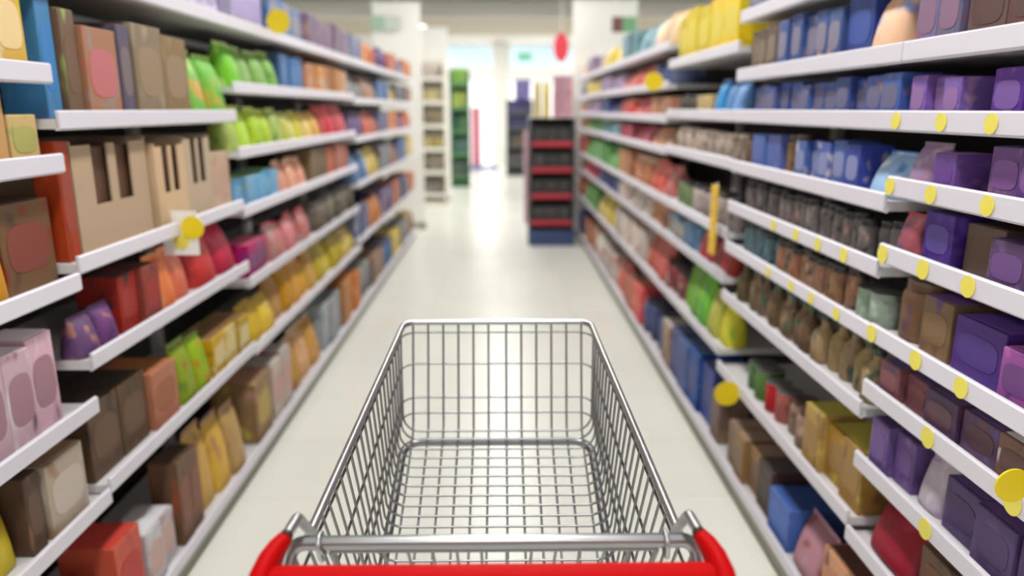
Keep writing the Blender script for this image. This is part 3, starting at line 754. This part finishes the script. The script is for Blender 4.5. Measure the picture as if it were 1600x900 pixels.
# rear gate: hinge bar, thin bar, wires, two hooks
BY, BD = .935, .600
hb = fillet([P(-.292, .905, BD+.035), P(-.286, BY, BD), P(.286, BY, BD), P(.292, .905, BD+.035)], .02, 6)
hinge = MB().tube(hb, .0105, 16); hinge.build('rear_bar', M_bar, T, smooth=True, label='thick chrome bar across the rear of the basket')
gate = MB()
gate.tube([P(-.236, .945, BD+.0205), P(.236, .945, BD+.0205)], .0028, 8)
yg, Dg = 1.168, floorD(1.168)-.004
gx = [(-.236, -.205)] + [(s*(.0185+.0355*k), s*(.0185+.0355*k)*.86) for s in (-1, 1) for k in range(6)] + [(.236, .205)]
for xt, xb in gx:
    gate.tube([P(xt, .946, BD+.022), P(xb, yg, Dg)], .0024 if abs(xt) < .23 else .004, 8)
for t in (.25, .5, .75):
    yy, dd = lerp(.946, yg, t), lerp(BD+.022, Dg, t); xx = lerp(.236, .205, t)
    gate.tube([P(-xx, yy+.004, dd), P(xx, yy+.004, dd)], .0024, 8)
gt = gate.build('rear_gate', M_steel, T, smooth=True)
for s in (-1, 1):
    ring = [P(s*.2455 + .0015*math.sin(a), BY + .0165*math.cos(a), BD+.0055+.0195*math.sin(a)) for a in [2*math.pi*k/20 for k in range(20)]]
    MB().tube(ring, .0034, 8, closed=True).build('gate_hook', M_rim, T, smooth=True)
# handle brackets, caps, grip
for s in (-1, 1):
    br = fillet([P(s*.2742, .868, .5485), P(s*.2735, .925, .553), P(s*.272, .985, .616)], .018, 8)
    MB().tube(br, .0076, 12).build('handle_bracket', M_rim, T, smooth=True)
    MB().tube([P(s*.2742, .8695, .5493), P(s*.2741, .8735, .5496)], .0092, 12).build('handle_collar', M_black, T, smooth=True)
    path = [(.2742, .869, .5495, .0098, .0095), (.281, .858, .556, .0115, .015), (.2875, .842, .566, .0132, .022), (.292, .824, .579, .0148, .027), (.2935, .806, .597, .016, .029), (.2935, .790, .619, .0155, .026), (.293, .779, .640, .012, .018)]
    rings = []; n = 18
    for q, (x, y, D, hw, hh) in enumerate(path):
        t = (Vector(path[min(q+1, len(path)-1)][:3]) - Vector(path[max(q-1, 0)][:3])); t.z *= -1; t.normalize()
        side_ = Vector((1, 0, 0)) ; side_ = (side_ - t*side_.dot(t)).normalized(); up = side_.cross(t).normalized()
        if up.z < 0: up = -up
        c = P(s*x, y, D); sd = Vector((s*side_.x, side_.y, side_.z)); uu = Vector((s*up.x, up.y, up.z))
        rings.append([c + sd*hw*math.copysign(abs(math.cos(a))**.7, math.cos(a)) + uu*hh*math.copysign(abs(math.sin(a))**.8, math.sin(a)) for a in [2*math.pi*k/n for k in range(n)]])
    MB().loft(rings).build('handle_end', M_red, T, smooth=True, label='glossy red end piece of the handle')
    # rear leg down to the castor
    leg = fillet([P(s*.291, .925, .612), P(s*.286, .965, .70), P(s*.27, 1.02, 1.15), P(s*.255, .93, 1.52)], .06, 8)
    MB().tube(leg, .0095, 12).build('leg', M_steel, T, smooth=True)
MB().tube([P(-.285, .822, .583), P(.285, .822, .583)], .0205, 24).build('handle_grip', M_red, T, smooth=True, label='glossy red push grip')
# under the basket: cross rod with two loops, chassis, castors
MB().tube([P(-.2, 1.43, 1.0), P(.2, 1.43, 1.0)], .006, 10).build('cross_rod', M_steel, T, smooth=True)
for s in (-1, 1):
    lp = [P(s*.155 + .022*math.cos(a), 1.43, 1.02-.0+.028*math.sin(a)) for a in [2*math.pi*k/18 for k in range(18)]]
    MB().tube(lp, .006, 8, closed=True).build('rod_loop', M_steel, T, smooth=True)
    ch = fillet([P(s*.257, 1.0, 1.36), P(s*.24, 1.10, 1.47), P(s*.2, 1.52, 1.50)], .06, 8)
    MB().tube(ch, .0095, 12).build('chassis_tube', M_steel, T, smooth=True)
    for (cx_, cy_) in ((s*.255, .93), (s*.2, 1.52)):
        ca = MB(); ca.box((cx_-.022, cy_-.02, .115), (cx_+.022, cy_+.03, .121))
        for q in (-1, 1): ca.box((cx_+q*.02-.002, cy_-.045, .045), (cx_+q*.02+.002, cy_+.01, .118))
        ca.lathe([(.010, .12), (.010, .19)], 12, (cx_, cy_, 0))
        c_ = ca.build('castor', M_steel, T)
        n = 24; xs = [(-.014, .05), (-.012, .06), (.012, .06), (.014, .05)]
        MB().loft([[(cx_+dx, cy_-.03+r*math.cos(2*math.pi*k/n), .0605+r*math.sin(2*math.pi*k/n)) for k in range(n)] for dx, r in xs]).build('wheel', M_grey, c_, smooth=True)
MB().tube([P(-.2, 1.52, 1.50), P(.2, 1.52, 1.50)], .008, 10).build('cross_rod', M_steel, T, smooth=True)
